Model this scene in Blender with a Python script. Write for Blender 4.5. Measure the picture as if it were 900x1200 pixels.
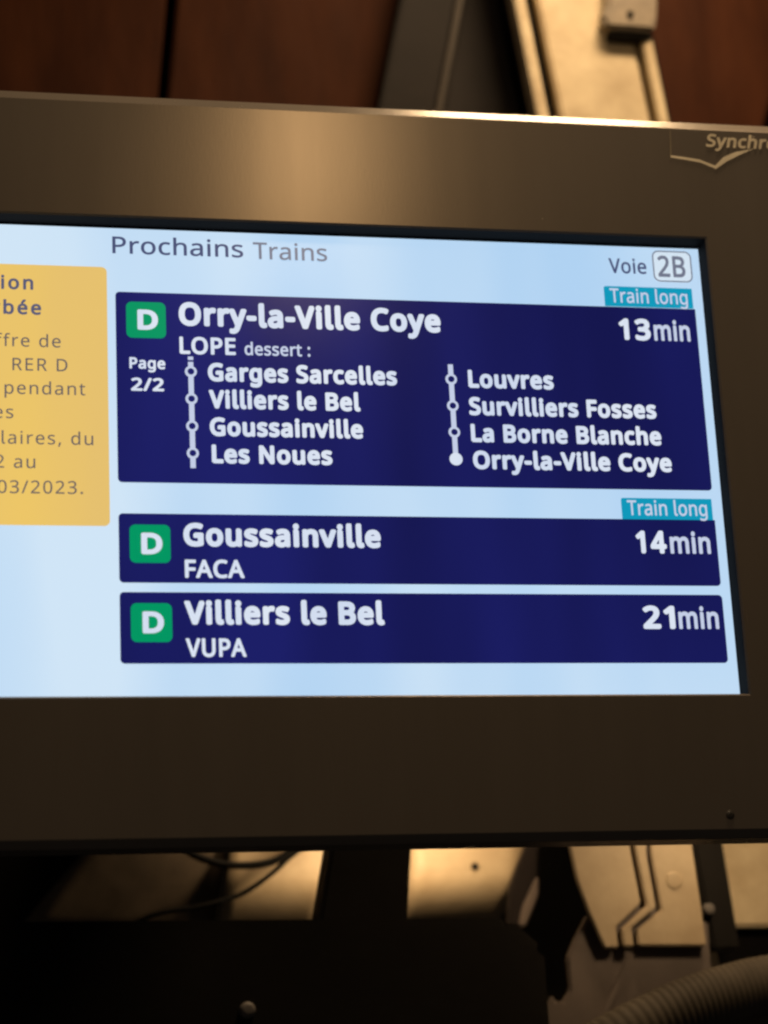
import bpy, bmesh, math, random
from mathutils import Vector, Matrix

# ------------------------------------------------------------------ scene, camera, light
scene = bpy.context.scene
for o in list(bpy.data.objects):
    bpy.data.objects.remove(o, do_unlink=True)
C = scene.collection
PI = math.pi

# camera: hand-held phone, 1.8 m in front of the display, looking up and a little to the right
CAM_LOC = Vector((-0.667, -1.7765, -0.4033))
CAM_ROWS = Matrix(((0.980438, -0.191051, -0.047343),
                   (-0.011758, -0.296944, 0.954822),
                   (-0.196478, -0.935587, -0.293382)))      # world -> camera axes
cam_data = bpy.data.cameras.new('camera')
cam = bpy.data.objects.new('camera', cam_data)
C.objects.link(cam)
cam.matrix_world = Matrix.Translation(CAM_LOC) @ CAM_ROWS.transposed().to_4x4()
cam_data.sensor_fit = 'HORIZONTAL'
cam_data.sensor_width = 36.0
cam_data.lens = 108.0
cam_data.clip_start = 0.05
cam_data.clip_end = 100.0
cam_data.dof.use_dof = True
cam_data.dof.focus_distance = 1.93
cam_data.dof.aperture_fstop = 4.6
scene.camera = cam

world = bpy.data.worlds.new('World')
scene.world = world
world.use_nodes = True
bg = world.node_tree.nodes['Background']
bg.inputs[0].default_value = (1.0, 0.84, 0.70, 1)
bg.inputs[1].default_value = 0.022

def area_lamp(name, loc, target, size, power, colour, size_y=None, spread=180):
    d = bpy.data.lights.new(name, 'AREA')
    d.shape = 'RECTANGLE' if size_y else 'DISK'
    d.size = size
    if size_y: d.size_y = size_y
    d.energy = power
    d.color = colour
    d.spread = math.radians(spread)
    o = bpy.data.objects.new(name, d)
    C.objects.link(o)
    o.location = loc
    o.rotation_euler = (Vector(target) - Vector(loc)).to_track_quat('-Z', 'Y').to_euler()
    return o
WARM = (1.0, 0.70, 0.40)
# ceiling lamp over the platform, in front of the display: its soft glint lies on the upper bezel
area_lamp('platform_lamp', (-0.19, -0.90, 0.90), (-0.33, 0.0, 0.45), 0.06, 2.5, WARM, 0.30)
# lamp above and behind the display
area_lamp('ceiling_lamp', (0.14, -0.10, 1.45), (0.05, 0.10, 0.5), 0.40, 14.0, WARM, 0.12)
area_lamp('tube_lamp', (0.13, 0.44, 1.42), (0.08, 0.20, 0.5), 0.30, 5.0, WARM, 0.06)
# unseen small lamp inferred from the lit plates, in the gap behind the lower edge of the display
area_lamp('gap_lamp', (-0.175, 0.46, 0.02), (-0.175, 0.62, -0.05), 0.05, 0.66, WARM, spread=160)
area_lamp('side_gap_fill', (0.10, 0.16, 0.02), (0.09, 0.45, -0.06), 0.06, 0.25, WARM, spread=120)  # added fill with no known source, brightens cover plate and lower beam

vs = scene.view_settings
scene.display_settings.display_device = 'sRGB'
vs.view_transform = 'Standard'
vs.look = 'None'
vs.exposure = 0.0
vs.gamma = 1.0
vs.use_curve_mapping = False
scene.cycles.use_denoising = True
scene.cycles.filter_width = 2.4

# ------------------------------------------------------------------ helpers
def pt(px, py, Y):
    """point of the plane y = Y that the photograph shows at pixel (px, py) of 900 x 1200"""
    d = CAM_ROWS.transposed() @ Vector(((px - 450) / 2700.0, -(py - 600) / 2700.0, -1.0))
    return CAM_LOC + d * ((Y - CAM_LOC.y) / d.y)

def lin(r, g, b):
    f = lambda c: (c / 255 / 12.92) if c / 255 <= 0.04045 else ((c / 255 + 0.055) / 1.055) ** 2.4
    return (f(r), f(g), f(b), 1.0)

def link(name, mesh, mat, parent=None):
    o = bpy.data.objects.new(name, mesh)
    C.objects.link(o)
    if mat and not mesh.materials: mesh.materials.append(mat)
    if parent: o.parent = parent
    return o
def from_bm(name, bm, mat, parent=None, smooth=False):
    bmesh.ops.recalc_face_normals(bm, faces=bm.faces)
    me = bpy.data.meshes.new(name)
    bm.to_mesh(me); bm.free()
    if smooth:
        for p in me.polygons: p.use_smooth = True
    return link(name, me, mat, parent)
def empty(name, loc=(0, 0, 0)):
    o = bpy.data.objects.new(name, None)
    C.objects.link(o); o.location = loc; o.empty_display_size = 0.05
    return o
def tag(o, label=None, cat=None, group=None, kind=None):
    for k, v in (('label', label), ('category', cat), ('group', group), ('kind', kind)):
        if v: o[k] = v
    return o
def keep(o, parent):
    """parent without moving"""
    bpy.context.view_layer.update()
    o.parent = parent
    o.matrix_parent_inverse = Matrix.Translation(parent.location).inverted()
    return o

def prism_bm(pts, depth, bev=0.0):
    """polygon of 3D points (all at one y) extruded away from the camera by depth"""
    bm = bmesh.new()
    f = [bm.verts.new(p) for p in pts]
    b = [bm.verts.new((p[0], p[1] + depth, p[2])) for p in pts]
    bm.faces.new(f); bm.faces.new(b[::-1])
    n = len(pts)
    for i in range(n):
        bm.faces.new((f[i], b[i], b[(i + 1) % n], f[(i + 1) % n]))
    bmesh.ops.recalc_face_normals(bm, faces=bm.faces)
    if bev:
        bmesh.ops.bevel(bm, geom=list(bm.edges), offset=bev, segments=2, affect='EDGES', clamp_overlap=True)
    return bm
def pprism(name, pix, Y, depth, mat, parent=None, bev=0.002):
    return from_bm(name, prism_bm([pt(x, y, Y) for x, y in pix], depth, bev), mat, parent)

def tube_bm(path, rad, seg=14, ripple=0.0, pitch=0.006):
    """tube along a Catmull-Rom path; ripple gives the ribs of a corrugated hose"""
    P = [Vector(p) for p in path]
    Q = [P[0] * 2 - P[1]] + P + [P[-1] * 2 - P[-2]]
    line = []
    for i in range(1, len(Q) - 2):
        for k in range(120 if ripple else 16):
            t = k / (120.0 if ripple else 16.0)
            a, b, c, d = Q[i - 1], Q[i], Q[i + 1], Q[i + 2]
            line.append(0.5 * (2 * b + (c - a) * t + (2 * a - 5 * b + 4 * c - d) * t * t + (3 * b - 3 * c + d - a) * t ** 3))
    line.append(P[-1])
    step = pitch / 6 if ripple else 0
    if step:
        out, acc = [line[0]], 0.0
        for u, v in zip(line, line[1:]):
            acc += (v - u).length
            if acc >= step: out.append(v); acc = 0.0
        line = out
    bm = bmesh.new(); rings = []
    for i, p in enumerate(line):
        t = (line[min(i + 1, len(line) - 1)] - line[max(i - 1, 0)]).normalized()
        u = t.cross(Vector((0, 1, 0.13))).normalized(); w = t.cross(u)
        r = rad * (1 + ripple * math.cos(i * PI / 3)) if ripple else rad
        rings.append([bm.verts.new(p + (u * math.cos(2 * PI * k / seg) + w * math.sin(2 * PI * k / seg)) * r) for k in range(seg)])
    for a, b in zip(rings, rings[1:]):
        for k in range(seg):
            bm.faces.new((a[k], a[(k + 1) % seg], b[(k + 1) % seg], b[k]))
    bm.faces.new(rings[0][::-1]); bm.faces.new(rings[-1])
    return bm

def disc_bm(c, r, depth, seg=20, dome=0.0, hexa=False):
    """bolt head or boss: axis along y, facing the camera"""
    bm = bmesh.new(); rings = []
    for rr, yy in ((r, depth), (r, 0.25 * depth), (r * 0.86, 0.0), (r * 0.45, -dome)):
        n = 6 if hexa else seg
        rings.append([bm.verts.new((c[0] + rr * math.cos(2 * PI * k / n + .3), c[1] + yy, c[2] + rr * math.sin(2 * PI * k / n + .3))) for k in range(n)])
    for a, b in zip(rings, rings[1:]):
        n = len(a)
        for k in range(n): bm.faces.new((a[k], a[(k + 1) % n], b[(k + 1) % n], b[k]))
    bm.faces.new(rings[-1]); bm.faces.new(rings[0][::-1])
    return bm
def box_bm(x0, x1, y0, y1, z0, z1, bev=0.0):
    return prism_bm([Vector((x0, y0, z0)), Vector((x1, y0, z0)), Vector((x1, y0, z1)), Vector((x0, y0, z1))], y1 - y0, bev)

# ------------------------------------------------------------------ materials
def principled(name, base, rough, metal=0.0, spec=0.5, mott=0.0, mscale=8.0, dark=None, bump=0.0, bscale=60.0,
               rvar=0.0, stretch=None, tint=None, speck=None, aniso=0.0, aniso_rot=0.0):
    m = bpy.data.materials.new(name); m.use_nodes = True
    nt = m.node_tree; N = nt.nodes; L = nt.links
    p = N['Principled BSDF']
    p.inputs['Base Color'].default_value = (*base, 1)
    p.inputs['Roughness'].default_value = rough
    p.inputs['Metallic'].default_value = metal
    p.inputs['Specular IOR Level'].default_value = spec
    if tint: p.inputs['Specular Tint'].default_value = (*tint, 1)
    tc = N.new('ShaderNodeTexCoord'); src = tc.outputs['Object']
    mp = N.new('ShaderNodeMapping'); L.new(src, mp.inputs[0])
    if stretch: mp.inputs['Scale'].default_value = stretch
    col = None
    if mott:
        n = N.new('ShaderNodeTexNoise'); n.inputs['Scale'].default_value = mscale; n.inputs['Detail'].default_value = 6
        n.inputs['Roughness'].default_value = 0.62
        L.new(mp.outputs[0], n.inputs['Vector'])
        r = N.new('ShaderNodeValToRGB')
        r.color_ramp.elements[0].position = 0.5 - 0.5 * mott if mott < 1 else 0.0
        r.color_ramp.elements[0].position = 0.34; r.color_ramp.elements[1].position = 0.66
        d = dark or tuple(c * (1 - mott) for c in base)
        r.color_ramp.elements[0].color = (*d, 1); r.color_ramp.elements[1].color = (*base, 1)
        L.new(n.outputs[0], r.inputs[0]); col = r.outputs[0]
    if speck:
        v = N.new('ShaderNodeTexVoronoi'); v.inputs['Scale'].default_value = speck[1]
        L.new(src, v.inputs['Vector'])
        lt = N.new('ShaderNodeMath'); lt.operation = 'LESS_THAN'; lt.inputs[1].default_value = speck[2]
        L.new(v.outputs['Distance'], lt.inputs[0])
        # only a few cells carry a dust speck
        sp = N.new('ShaderNodeSeparateColor'); L.new(v.outputs['Color'], sp.inputs[0])
        gt = N.new('ShaderNodeMath'); gt.operation = 'GREATER_THAN'; gt.inputs[1].default_value = 0.94
        L.new(sp.outputs[0], gt.inputs[0])
        mu = N.new('ShaderNodeMath'); mu.operation = 'MULTIPLY'; L.new(lt.outputs[0], mu.inputs[0]); L.new(gt.outputs[0], mu.inputs[1])
        mx = N.new('ShaderNodeMix'); mx.data_type = 'RGBA'
        L.new(mu.outputs[0], mx.inputs[0])
        if col: L.new(col, mx.inputs[6])
        else: mx.inputs[6].default_value = (*base, 1)
        mx.inputs[7].default_value = (*speck[0], 1); col = mx.outputs[2]
    if col: L.new(col, p.inputs['Base Color'])
    if rvar:
        n2 = N.new('ShaderNodeTexNoise'); n2.inputs['Scale'].default_value = mscale * 1.7; n2.inputs['Detail'].default_value = 5
        L.new(mp.outputs[0], n2.inputs['Vector'])
        mr = N.new('ShaderNodeMapRange'); mr.inputs[3].default_value = rough - rvar; mr.inputs[4].default_value = rough + rvar
        L.new(n2.outputs[0], mr.inputs[0]); L.new(mr.outputs[0], p.inputs['Roughness'])
    if bump:
        n3 = N.new('ShaderNodeTexNoise'); n3.inputs['Scale'].default_value = bscale; n3.inputs['Detail'].default_value = 4
        L.new(mp.outputs[0], n3.inputs['Vector'])
        b = N.new('ShaderNodeBump'); b.inputs['Strength'].default_value = bump; b.inputs['Distance'].default_value = 0.002
        L.new(n3.outputs[0], b.inputs['Height']); L.new(b.outputs[0], p.inputs['Normal'])
    if aniso:
        p.inputs['Anisotropic'].default_value = aniso; p.inputs['Anisotropic Rotation'].default_value = aniso_rot
        t = N.new('ShaderNodeTangent'); t.direction_type = 'RADIAL'; t.axis = 'Z'; L.new(t.outputs[0], p.inputs['Tangent'])
    return m

def screen_mat(name, rgb, rgb2=None, k=1.0, scale=5.0):
    """lit LCD pixels behind smooth glass; rgb2 adds the panel's slightly uneven backlight"""
    m = bpy.data.materials.new(name); m.use_nodes = True
    nt = m.node_tree; N = nt.nodes; L = nt.links
    p = N['Principled BSDF']
    p.inputs['Base Color'].default_value = (0.004, 0.004, 0.005, 1)
    p.inputs['Roughness'].default_value = 0.22
    p.inputs['Specular IOR Level'].default_value = 0.12
    p.inputs['Emission Strength'].default_value = k
    p.inputs['Emission Color'].default_value = lin(*rgb)
    if rgb2:
        tc = N.new('ShaderNodeTexCoord'); mp = N.new('ShaderNodeMapping')
        mp.inputs['Scale'].default_value = (1.0, 1.0, 0.18)
        L.new(tc.outputs['Object'], mp.inputs[0])
        n = N.new('ShaderNodeTexNoise'); n.inputs['Scale'].default_value = scale; n.inputs['Detail'].default_value = 2.5
        L.new(mp.outputs[0], n.inputs['Vector'])
        r = N.new('ShaderNodeValToRGB'); r.color_ramp.elements[0].position = 0.36; r.color_ramp.elements[1].position = 0.64
        r.color_ramp.elements[0].color = lin(*rgb); r.color_ramp.elements[1].color = lin(*rgb2)
        L.new(n.outputs[0], r.inputs[0]); L.new(r.outputs[0], p.inputs['Emission Color'])
    return m

M = {}
M['bezel'] = principled('bronze_bezel_paint', (0.155, 0.134, 0.115), 0.265, metal=0.05, spec=0.50, tint=(1.0, 0.80, 0.55), mott=0.08, mscale=20, stretch=(1.0, 1.0, 0.10), rvar=0.025, bump=0.012, bscale=900,
                        
                        speck=((0.46, 0.41, 0.33), 55, 0.055))
M['black'] = principled('black_recess', (0.006, 0.005, 0.005), 0.75, spec=0.08)
M['casing'] = principled('dark_casing', (0.03, 0.026, 0.022), 0.5, mott=0.3)
M['wood'] = principled('red_brown_cladding', (0.046, 0.0135, 0.0046), 0.65, spec=0.06, mott=0.5, mscale=6, dark=(0.026, 0.0068, 0.0022),
                       stretch=(3.0, 3.0, 0.7), bump=0.25, bscale=30, rvar=0.08)
M['void'] = principled('dark_back_wall', (0.005, 0.004, 0.003), 0.8, spec=0.1, mott=0.4)
M['cream'] = principled('cream_steel_paint', (0.68, 0.56, 0.36), 0.55, mott=0.35, mscale=22, dark=(0.50, 0.385, 0.23), bump=0.4, bscale=30, rvar=0.1)
M['cream2'] = principled('dull_cream_plate', (0.52, 0.41, 0.26), 0.55, mott=0.3, mscale=16, dark=(0.40, 0.30, 0.18), bump=0.2, bscale=40)
M['grey'] = principled('dark_grey_steel', (0.017, 0.0130, 0.0120), 0.55, spec=0.08, mott=0.4, mscale=7, dark=(0.011, 0.0090, 0.0085), bump=0.15, bscale=40)
M['greyblue'] = principled('slate_steel', (0.014, 0.0125, 0.0155), 0.55, spec=0.08, mott=0.3, mscale=6, bump=0.1)
M['blackmetal'] = principled('black_painted_steel', (0.010, 0.0078, 0.006), 0.6, spec=0.15, mott=0.4, mscale=6, bump=0.2, bscale=40)
M['bolt'] = principled('bolt_steel', (0.17, 0.15, 0.135), 0.6, metal=0.0, mott=0.4, mscale=60)
M['bracket'] = principled('worn_bracket_steel', (0.26, 0.205, 0.14), 0.5, mott=0.5, mscale=25, dark=(0.14, 0.11, 0.075), bump=0.3)
M['lip'] = principled('dull_lip_steel', (0.050, 0.036, 0.025), 0.5, spec=0.15, mott=0.5, mscale=12)
M['hose'] = principled('grey_hose_plastic', (0.085, 0.070, 0.052), 0.7, spec=0.15, mott=0.4, mscale=14)
M['rubber'] = principled('cable_rubber', (0.005, 0.0045, 0.004), 0.6, spec=0.1)
M['brownplate'] = principled('brown_grey_plate', (0.15, 0.115, 0.095), 0.6, mott=0.35, mscale=8, bump=0.15)
M['brownpaint'] = principled('mottled_brown_paint', (0.17, 0.13, 0.09), 0.6, spec=0.2, mott=0.6, mscale=12, dark=(0.09, 0.07, 0.05), bump=0.2, bscale=30)  # mottled brown, darker than the cream plate beside it
M['film'] = principled('worn_sticker_film', (0.30, 0.25, 0.17), 0.35, mott=0.5, mscale=40)
M['print'] = principled('cream_sticker_print', (0.92, 0.82, 0.62), 0.5, mott=0.2, mscale=60)  # cream print, made paler to stand in for its reflective glint

S_bg = screen_mat('screen_pale_blue', (176, 210, 242), (208, 229, 247), 1.0, 4.5)
S_navy = screen_mat('screen_navy', (19, 21, 78), (27, 30, 103), 1.0, 6.0)
S_green = screen_mat('screen_green', (0, 150, 98))
S_white = screen_mat('screen_white', (222, 230, 243), (205, 217, 238), 1.0, 14)
S_soft = screen_mat('screen_soft_white', (196, 206, 230))
S_yellow = screen_mat('screen_yellow', (238, 199, 102), (228, 191, 112), 1.0, 7)
S_slate = screen_mat('screen_slate_text', (72, 80, 118))
S_grey = screen_mat('screen_grey_text', (112, 118, 138))
S_teal = screen_mat('screen_teal', (14, 152, 186))
S_note = screen_mat('screen_note_text', (104, 96, 98))
S_noteb = screen_mat('screen_note_bold', (90, 92, 120))
S_white2 = screen_mat('screen_box_white', (212, 228, 242))

# ------------------------------------------------------------------ lettering: outlines of a humanist sans, drawn as Bezier curves
GLYPHS = {' ': (208, []),
"'": (180, [[[103,573,128,573,123,504],[118,435,112,366,98,366],[83,366,68,366,63,435],[57,504,52,573,78,573]]]),
',': (215, [[[152,87,154,84,149,65],[143,45,136,23,128,1],[120,-20,111,-42,102,-64],[94,-84,85,-103,68,-103],[50,-103,33,-103,38,-83],[43,-61,49,-38,54,-15],[58,8,63,31,67,54],[70,74,73,93,98,93],[123,93,148,93,150,90]]]),
'-': (258, [[[97,184,32,184,32,204],[32,225,32,246,97,246],[161,246,226,246,226,225],[226,204,226,184,161,184]]]),
'.': (215, [[[58,24,58,43,58,63],[63,77,72,85,82,93],[93,97,107,97,121,97],[132,93,142,85,152,77],[157,63,157,43,157,24],[152,10,142,2,132,-7],[121,-11,107,-11,93,-11],[82,-7,72,2,63,10]]]),
'/': (298, [[[267,573,290,573,219,382],[148,191,77,0,54,0],[31,0,8,0,79,191],[150,382,221,573,244,573]]]),
'0': (459, [[[419,349,419,287,419,241],[416,199,409,163,402,126],[391,96,376,70,360,45],[341,25,316,12,292,-1],[263,-8,229,-8,186,-8],[150,4,122,27,94,51],[73,85,60,129,46,173],[39,226,39,287,39,349],[46,402,58,446,71,490],[91,523,119,547,146,570],[183,581,229,581,271,581],[307,570,335,547,364,523],[385,490,399,446,412,402]],[[110,339,110,287,110,235],[114,191,121,156,129,122],[142,96,159,78,177,61],[200,52,229,52,257,52],[281,61,298,78,315,95],[328,121,336,156,344,191],[348,235,348,287,348,339],[344,383,336,417,328,452],[315,478,298,495,281,513],[257,521,229,521,200,521],[177,513,159,495,142,478],[129,452,121,417,114,383]]]),
'1': (459, [[[285,191,285,0,262,0],[239,0,216,0,216,133],[216,267,216,400,216,416],[216,429,216,439,216,450],[217,460,217,470,218,479],[218,489,219,499,210,490],[203,483,196,477,189,471],[180,464,169,455,149,438],[129,422,108,405,96,421],[84,437,71,452,123,492],[175,532,226,573,246,573],[265,573,285,573,285,382]]]),
'2': (459, [[[417,21,417,0,291,0],[165,0,38,0,38,20],[38,39,38,59,88,109],[138,160,188,210,217,239],[242,265,261,287,281,310],[296,332,306,353,316,375],[322,399,322,424,322,456],[312,480,294,496,275,512],[250,520,221,520,193,520],[168,516,147,506,126,496],[105,483,83,466,70,482],[57,497,45,513,60,526],[76,538,94,548,112,558],[132,566,153,572,174,578],[196,581,221,581,256,581],[287,574,313,562,338,550],[358,532,372,510,387,487],[394,460,394,428,394,398],[388,370,375,344,363,318],[346,292,324,267,302,241],[276,214,247,185,207,146],[167,107,128,67,128,66],[128,65,128,64,224,64],[321,64,417,64,417,43]]]),
'3': (459, [[[395,480,395,439,395,413],[391,391,381,372,371,353],[358,338,340,326,322,315],[301,306,277,302,277,300],[277,299,277,298,323,293],[357,279,379,255,402,231],[413,201,413,163,413,130],[405,100,390,74,374,48],[350,28,318,14,286,-1],[244,-8,193,-8,163,-8],[136,-6,110,-1,84,3],[60,11,36,23,36,45],[36,67,36,89,60,77],[86,68,114,61,142,55],[168,51,194,51,245,51],[282,61,305,81,328,101],[339,129,339,164,339,188],[333,208,320,223,308,237],[289,248,265,255,241,262],[213,265,179,265,160,265],[142,265,123,265,123,285],[123,306,123,326,142,326],[161,326,180,326,211,326],[238,330,259,339,280,348],[296,361,307,377,318,394],[323,412,323,434,323,462],[314,483,295,498,276,514],[251,521,219,521,199,521],[180,519,164,515,147,511],[132,506,117,498,103,491],[89,483,75,473,63,489],[51,505,39,521,60,537],[85,551,115,563,145,575],[180,581,218,581,278,581],[323,567,352,540,381,514]]]),
'4': (459, [[[443,151,443,130,415,130],[387,130,359,130,359,87],[359,43,359,0,337,0],[314,0,291,0,291,43],[291,87,291,130,200,130],[108,130,17,130,17,150],[17,170,17,190,107,319],[196,447,286,576,311,576],[335,576,359,576,359,448],[359,321,359,193,387,193],[415,193,443,193,443,172]],[[291,314,291,374,291,388],[291,400,291,412,292,423],[292,434,293,444,293,454],[294,464,294,474,294,483],[295,492,295,500,294,500],[293,500,292,500,288,490],[282,479,276,468,269,456],[263,446,257,438,200,356],[143,275,86,193,154,193],[223,193,291,193,291,253]]]),
':': (215, [[[58,24,58,43,58,63],[63,77,72,85,82,93],[93,97,107,97,121,97],[132,93,142,85,152,77],[157,63,157,43,157,24],[152,10,142,2,132,-7],[121,-11,107,-11,93,-11],[82,-7,72,2,63,10]],[[58,367,58,387,58,407],[63,421,72,429,82,437],[93,441,107,441,121,441],[132,437,142,429,152,421],[157,407,157,387,157,367],[152,353,142,345,132,336],[121,332,107,332,93,332],[82,336,72,345,63,353]]]),
'A': (512, [[[462,0,437,0,414,59],[391,118,368,177,292,177],[217,177,141,177,118,118],[96,59,73,0,49,0],[24,0,0,0,75,192],[149,383,224,575,245,575],[267,575,289,575,363,383],[437,192,512,0,487,0]],[[304,357,282,415,281,419],[278,427,274,438,271,449],[267,461,263,473,260,485],[257,494,255,500,252,490],[250,479,247,468,244,457],[241,447,238,438,235,429],[232,421,230,415,209,357],[187,299,165,241,226,241],[286,241,346,241,325,299]]]),
'B': (521, [[[187,573,241,573,313,573],[367,562,404,541,440,520],[459,483,459,431,459,408],[455,388,446,371,438,354],[426,339,409,328,393,316],[373,308,350,304,350,303],[350,301,350,300,374,296],[395,289,415,279,435,269],[450,254,461,236,472,217],[478,193,478,163,478,128],[470,99,454,74,438,50],[415,31,385,19,356,6],[320,0,279,0,212,0],[145,0,78,0,78,191],[78,382,78,573,132,573]],[[221,329,256,329,305,329],[339,337,357,352,375,368],[384,392,384,423,384,454],[373,477,351,490,329,504],[293,511,245,511,213,511],[182,511,150,511,150,450],[150,389,150,329,185,329]],[[187,269,150,269,150,199],[150,130,150,61,188,61],[227,61,265,61,316,61],[352,71,371,91,391,110],[401,136,401,168,401,189],[397,206,388,221,379,236],[364,248,344,256,323,265],[295,269,260,269,223,269]]]),
'C': (507, [[[349,517,323,517,293,517],[265,512,241,502,216,491],[195,476,178,456,161,436],[148,412,139,383,130,354],[125,322,125,286,125,239],[132,198,147,164,162,129],[184,102,213,83,242,65],[279,55,322,55,348,55],[371,57,394,62,416,66],[438,71,460,78,460,57],[460,36,460,15,438,7],[416,1,393,-2,371,-6],[343,-8,312,-8,254,-8],[205,4,166,28,127,52],[98,86,78,131,59,175],[49,227,49,287,49,330],[55,370,67,406,79,442],[97,473,120,499,143,525],[172,545,206,559,240,574],[280,581,324,581,353,581],[382,578,409,572,436,566],[461,558,482,547,472,527],[463,506,453,486,435,494],[416,501,394,508,372,514]]]),
'D': (585, [[[536,353,536,292,536,228],[525,174,501,131,477,87],[443,55,399,33,354,11],[300,0,237,0,184,0],[131,0,78,0,78,191],[78,382,78,573,137,573],[195,573,254,573,312,573],[362,562,404,540,446,519],[479,488,502,446,525,405]],[[460,214,460,289,460,340],[452,382,435,415,418,447],[394,471,361,487,329,503],[290,511,244,511,213,511],[181,511,150,511,150,361],[150,211,150,62,176,62],[202,62,228,62,305,62],[363,81,402,119,441,157]]]),
'E': (446, [[[398,21,398,0,291,0],[184,0,78,0,78,191],[78,382,78,573,184,573],[291,573,398,573,398,551],[398,530,398,509,315,509],[233,509,150,509,150,450],[150,390,150,330,228,330],[306,330,383,330,383,310],[383,289,383,268,306,268],[228,268,150,268,150,200],[150,132,150,63,233,63],[315,63,398,63,398,42]]]),
'F': (416, [[[150,81,150,0,126,0],[102,0,78,0,78,191],[78,382,78,573,184,573],[291,573,398,573,398,551],[398,530,398,509,315,509],[233,509,150,509,150,442],[150,374,150,306,227,306],[305,306,383,306,383,285],[383,264,383,243,305,243],[227,243,150,243,150,162]]]),
'G': (584, [[[326,281,326,302,392,302],[458,302,524,302,524,209],[524,115,524,22,493,11],[462,4,431,-1,399,-6],[363,-8,323,-8,264,-8],[214,4,173,28,133,51],[102,85,81,130,59,174],[49,226,49,286,49,346],[61,398,84,442,108,486],[142,520,186,544,230,568],[283,581,346,581,378,581],[408,578,437,572,465,566],[492,558,516,547,507,526],[498,505,489,484,469,493],[446,501,421,508,395,514],[369,517,342,517,296,517],[257,508,225,489,192,470],[167,444,150,409,133,375],[124,334,124,286,124,241],[132,201,146,166,161,131],[184,103,216,84,247,64],[289,55,340,55,365,55],[387,56,404,59,422,61],[438,64,452,68,452,125],[452,182,452,238,410,238],[368,238,326,238,326,260]]]),
'H': (594, [[[516,191,516,0,492,0],[468,0,443,0,443,89],[443,178,443,267,346,267],[248,267,150,267,150,178],[150,89,150,0,126,0],[102,0,78,0,78,191],[78,382,78,573,102,573],[126,573,150,573,150,492],[150,411,150,330,248,330],[346,330,443,330,443,411],[443,492,443,573,468,573],[492,573,516,573,516,382]]]),
'L': (420, [[[185,0,78,0,78,191],[78,382,78,573,102,573],[126,573,150,573,150,403],[150,234,150,64,233,64],[317,64,400,64,400,43],[400,21,400,0,293,0]]]),
'N': (609, [[[532,191,532,0,504,0],[476,0,447,0,345,159],[243,317,141,476,140,476],[139,476,138,476,139,463],[140,449,141,432,142,415],[142,397,143,378,144,359],[144,340,144,320,144,213],[144,107,144,0,122,0],[100,0,78,0,78,191],[78,382,78,573,106,573],[133,573,161,573,263,415],[365,257,467,99,468,99],[469,99,470,99,469,107],[469,120,468,137,467,154],[466,173,466,193,465,214],[464,232,464,249,464,357],[464,465,464,573,487,573],[509,573,532,573,532,382]]]),
'O': (626, [[[577,346,577,287,577,243],[572,202,561,166,549,130],[533,99,510,73,488,47],[461,27,428,13,395,-1],[357,-8,314,-8,269,-8],[230,-1,196,13,163,27],[136,47,114,73,92,99],[76,130,65,167,54,203],[49,244,49,288,49,347],[59,398,78,442,97,486],[126,520,166,545,205,569],[254,581,314,581,372,581],[420,569,459,545,498,521],[527,486,547,442,567,398]],[[125,335,125,287,125,239],[132,198,145,163,159,128],[179,101,207,83,235,64],[271,55,314,55,357,55],[392,64,420,83,447,101],[468,128,481,163,495,198],[501,239,501,287,501,359],[486,416,456,457,426,498],[379,518,314,518,271,518],[235,509,207,490,179,472],[159,445,145,411,132,377]]]),
'P': (485, [[[179,573,229,573,304,573],[359,558,393,528,427,499],[444,458,444,404,444,381],[440,358,433,336,425,315],[412,295,395,278,377,261],[353,248,324,238,295,228],[258,223,216,223,194,223],[172,223,150,223,150,149],[150,74,150,0,126,0],[102,0,78,0,78,191],[78,382,78,573,128,573]],[[274,511,223,511,199,511],[174,511,150,511,150,435],[150,360,150,285,169,285],[188,285,208,285,244,285],[274,289,298,296,322,304],[340,316,352,334,364,351],[370,373,370,401,370,438],[358,465,334,484,311,502]]]),
'R': (499, [[[183,573,236,573,283,573],[323,567,353,555,384,543],[407,524,422,500,437,476],[444,446,444,410,444,379],[439,354,427,334,416,313],[402,297,385,285,367,273],[349,264,330,257,382,171],[434,86,487,0,459,0],[431,0,403,0,356,79],[310,158,264,237,226,237],[188,237,150,237,150,158],[150,79,150,0,126,0],[102,0,78,0,78,191],[78,382,78,573,130,573]],[[263,510,232,510,204,510],[177,510,150,510,150,439],[150,368,150,298,179,298],[207,298,236,298,282,298],[316,307,338,325,359,344],[370,371,370,407,370,432],[365,452,355,467,345,482],[330,493,310,500,289,507]]]),
'S': (440, [[[403,183,403,153,403,119],[394,90,378,66,361,42],[337,24,307,11,276,-2],[240,-8,198,-8,177,-8],[156,-7,137,-5,117,-3],[99,0,83,4,67,8],[53,13,41,19,41,42],[41,65,41,88,60,80],[84,72,113,65,141,58],[171,55,201,55,230,55],[253,58,273,66,292,73],[306,84,316,98,326,112],[330,128,330,147,330,165],[326,181,318,194,310,207],[297,219,277,230,258,241],[230,252,196,265,171,274],[150,283,131,294,113,304],[97,316,85,330,73,343],[63,358,57,375,51,392],[48,412,48,435,48,465],[56,491,71,513,87,534],[108,551,136,563,163,575],[195,581,231,581,262,581],[291,578,318,572,344,566],[368,558,389,549,381,528],[374,507,366,487,347,495],[325,503,302,508,279,514],[254,517,229,517,205,517],[185,514,169,507,153,500],[141,490,133,478,125,465],[121,450,121,434,121,415],[125,399,133,386,141,373],[154,361,172,351,191,341],[215,330,246,318,280,306],[308,293,332,279,355,265],[372,248,385,228,397,208]]]),
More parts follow.
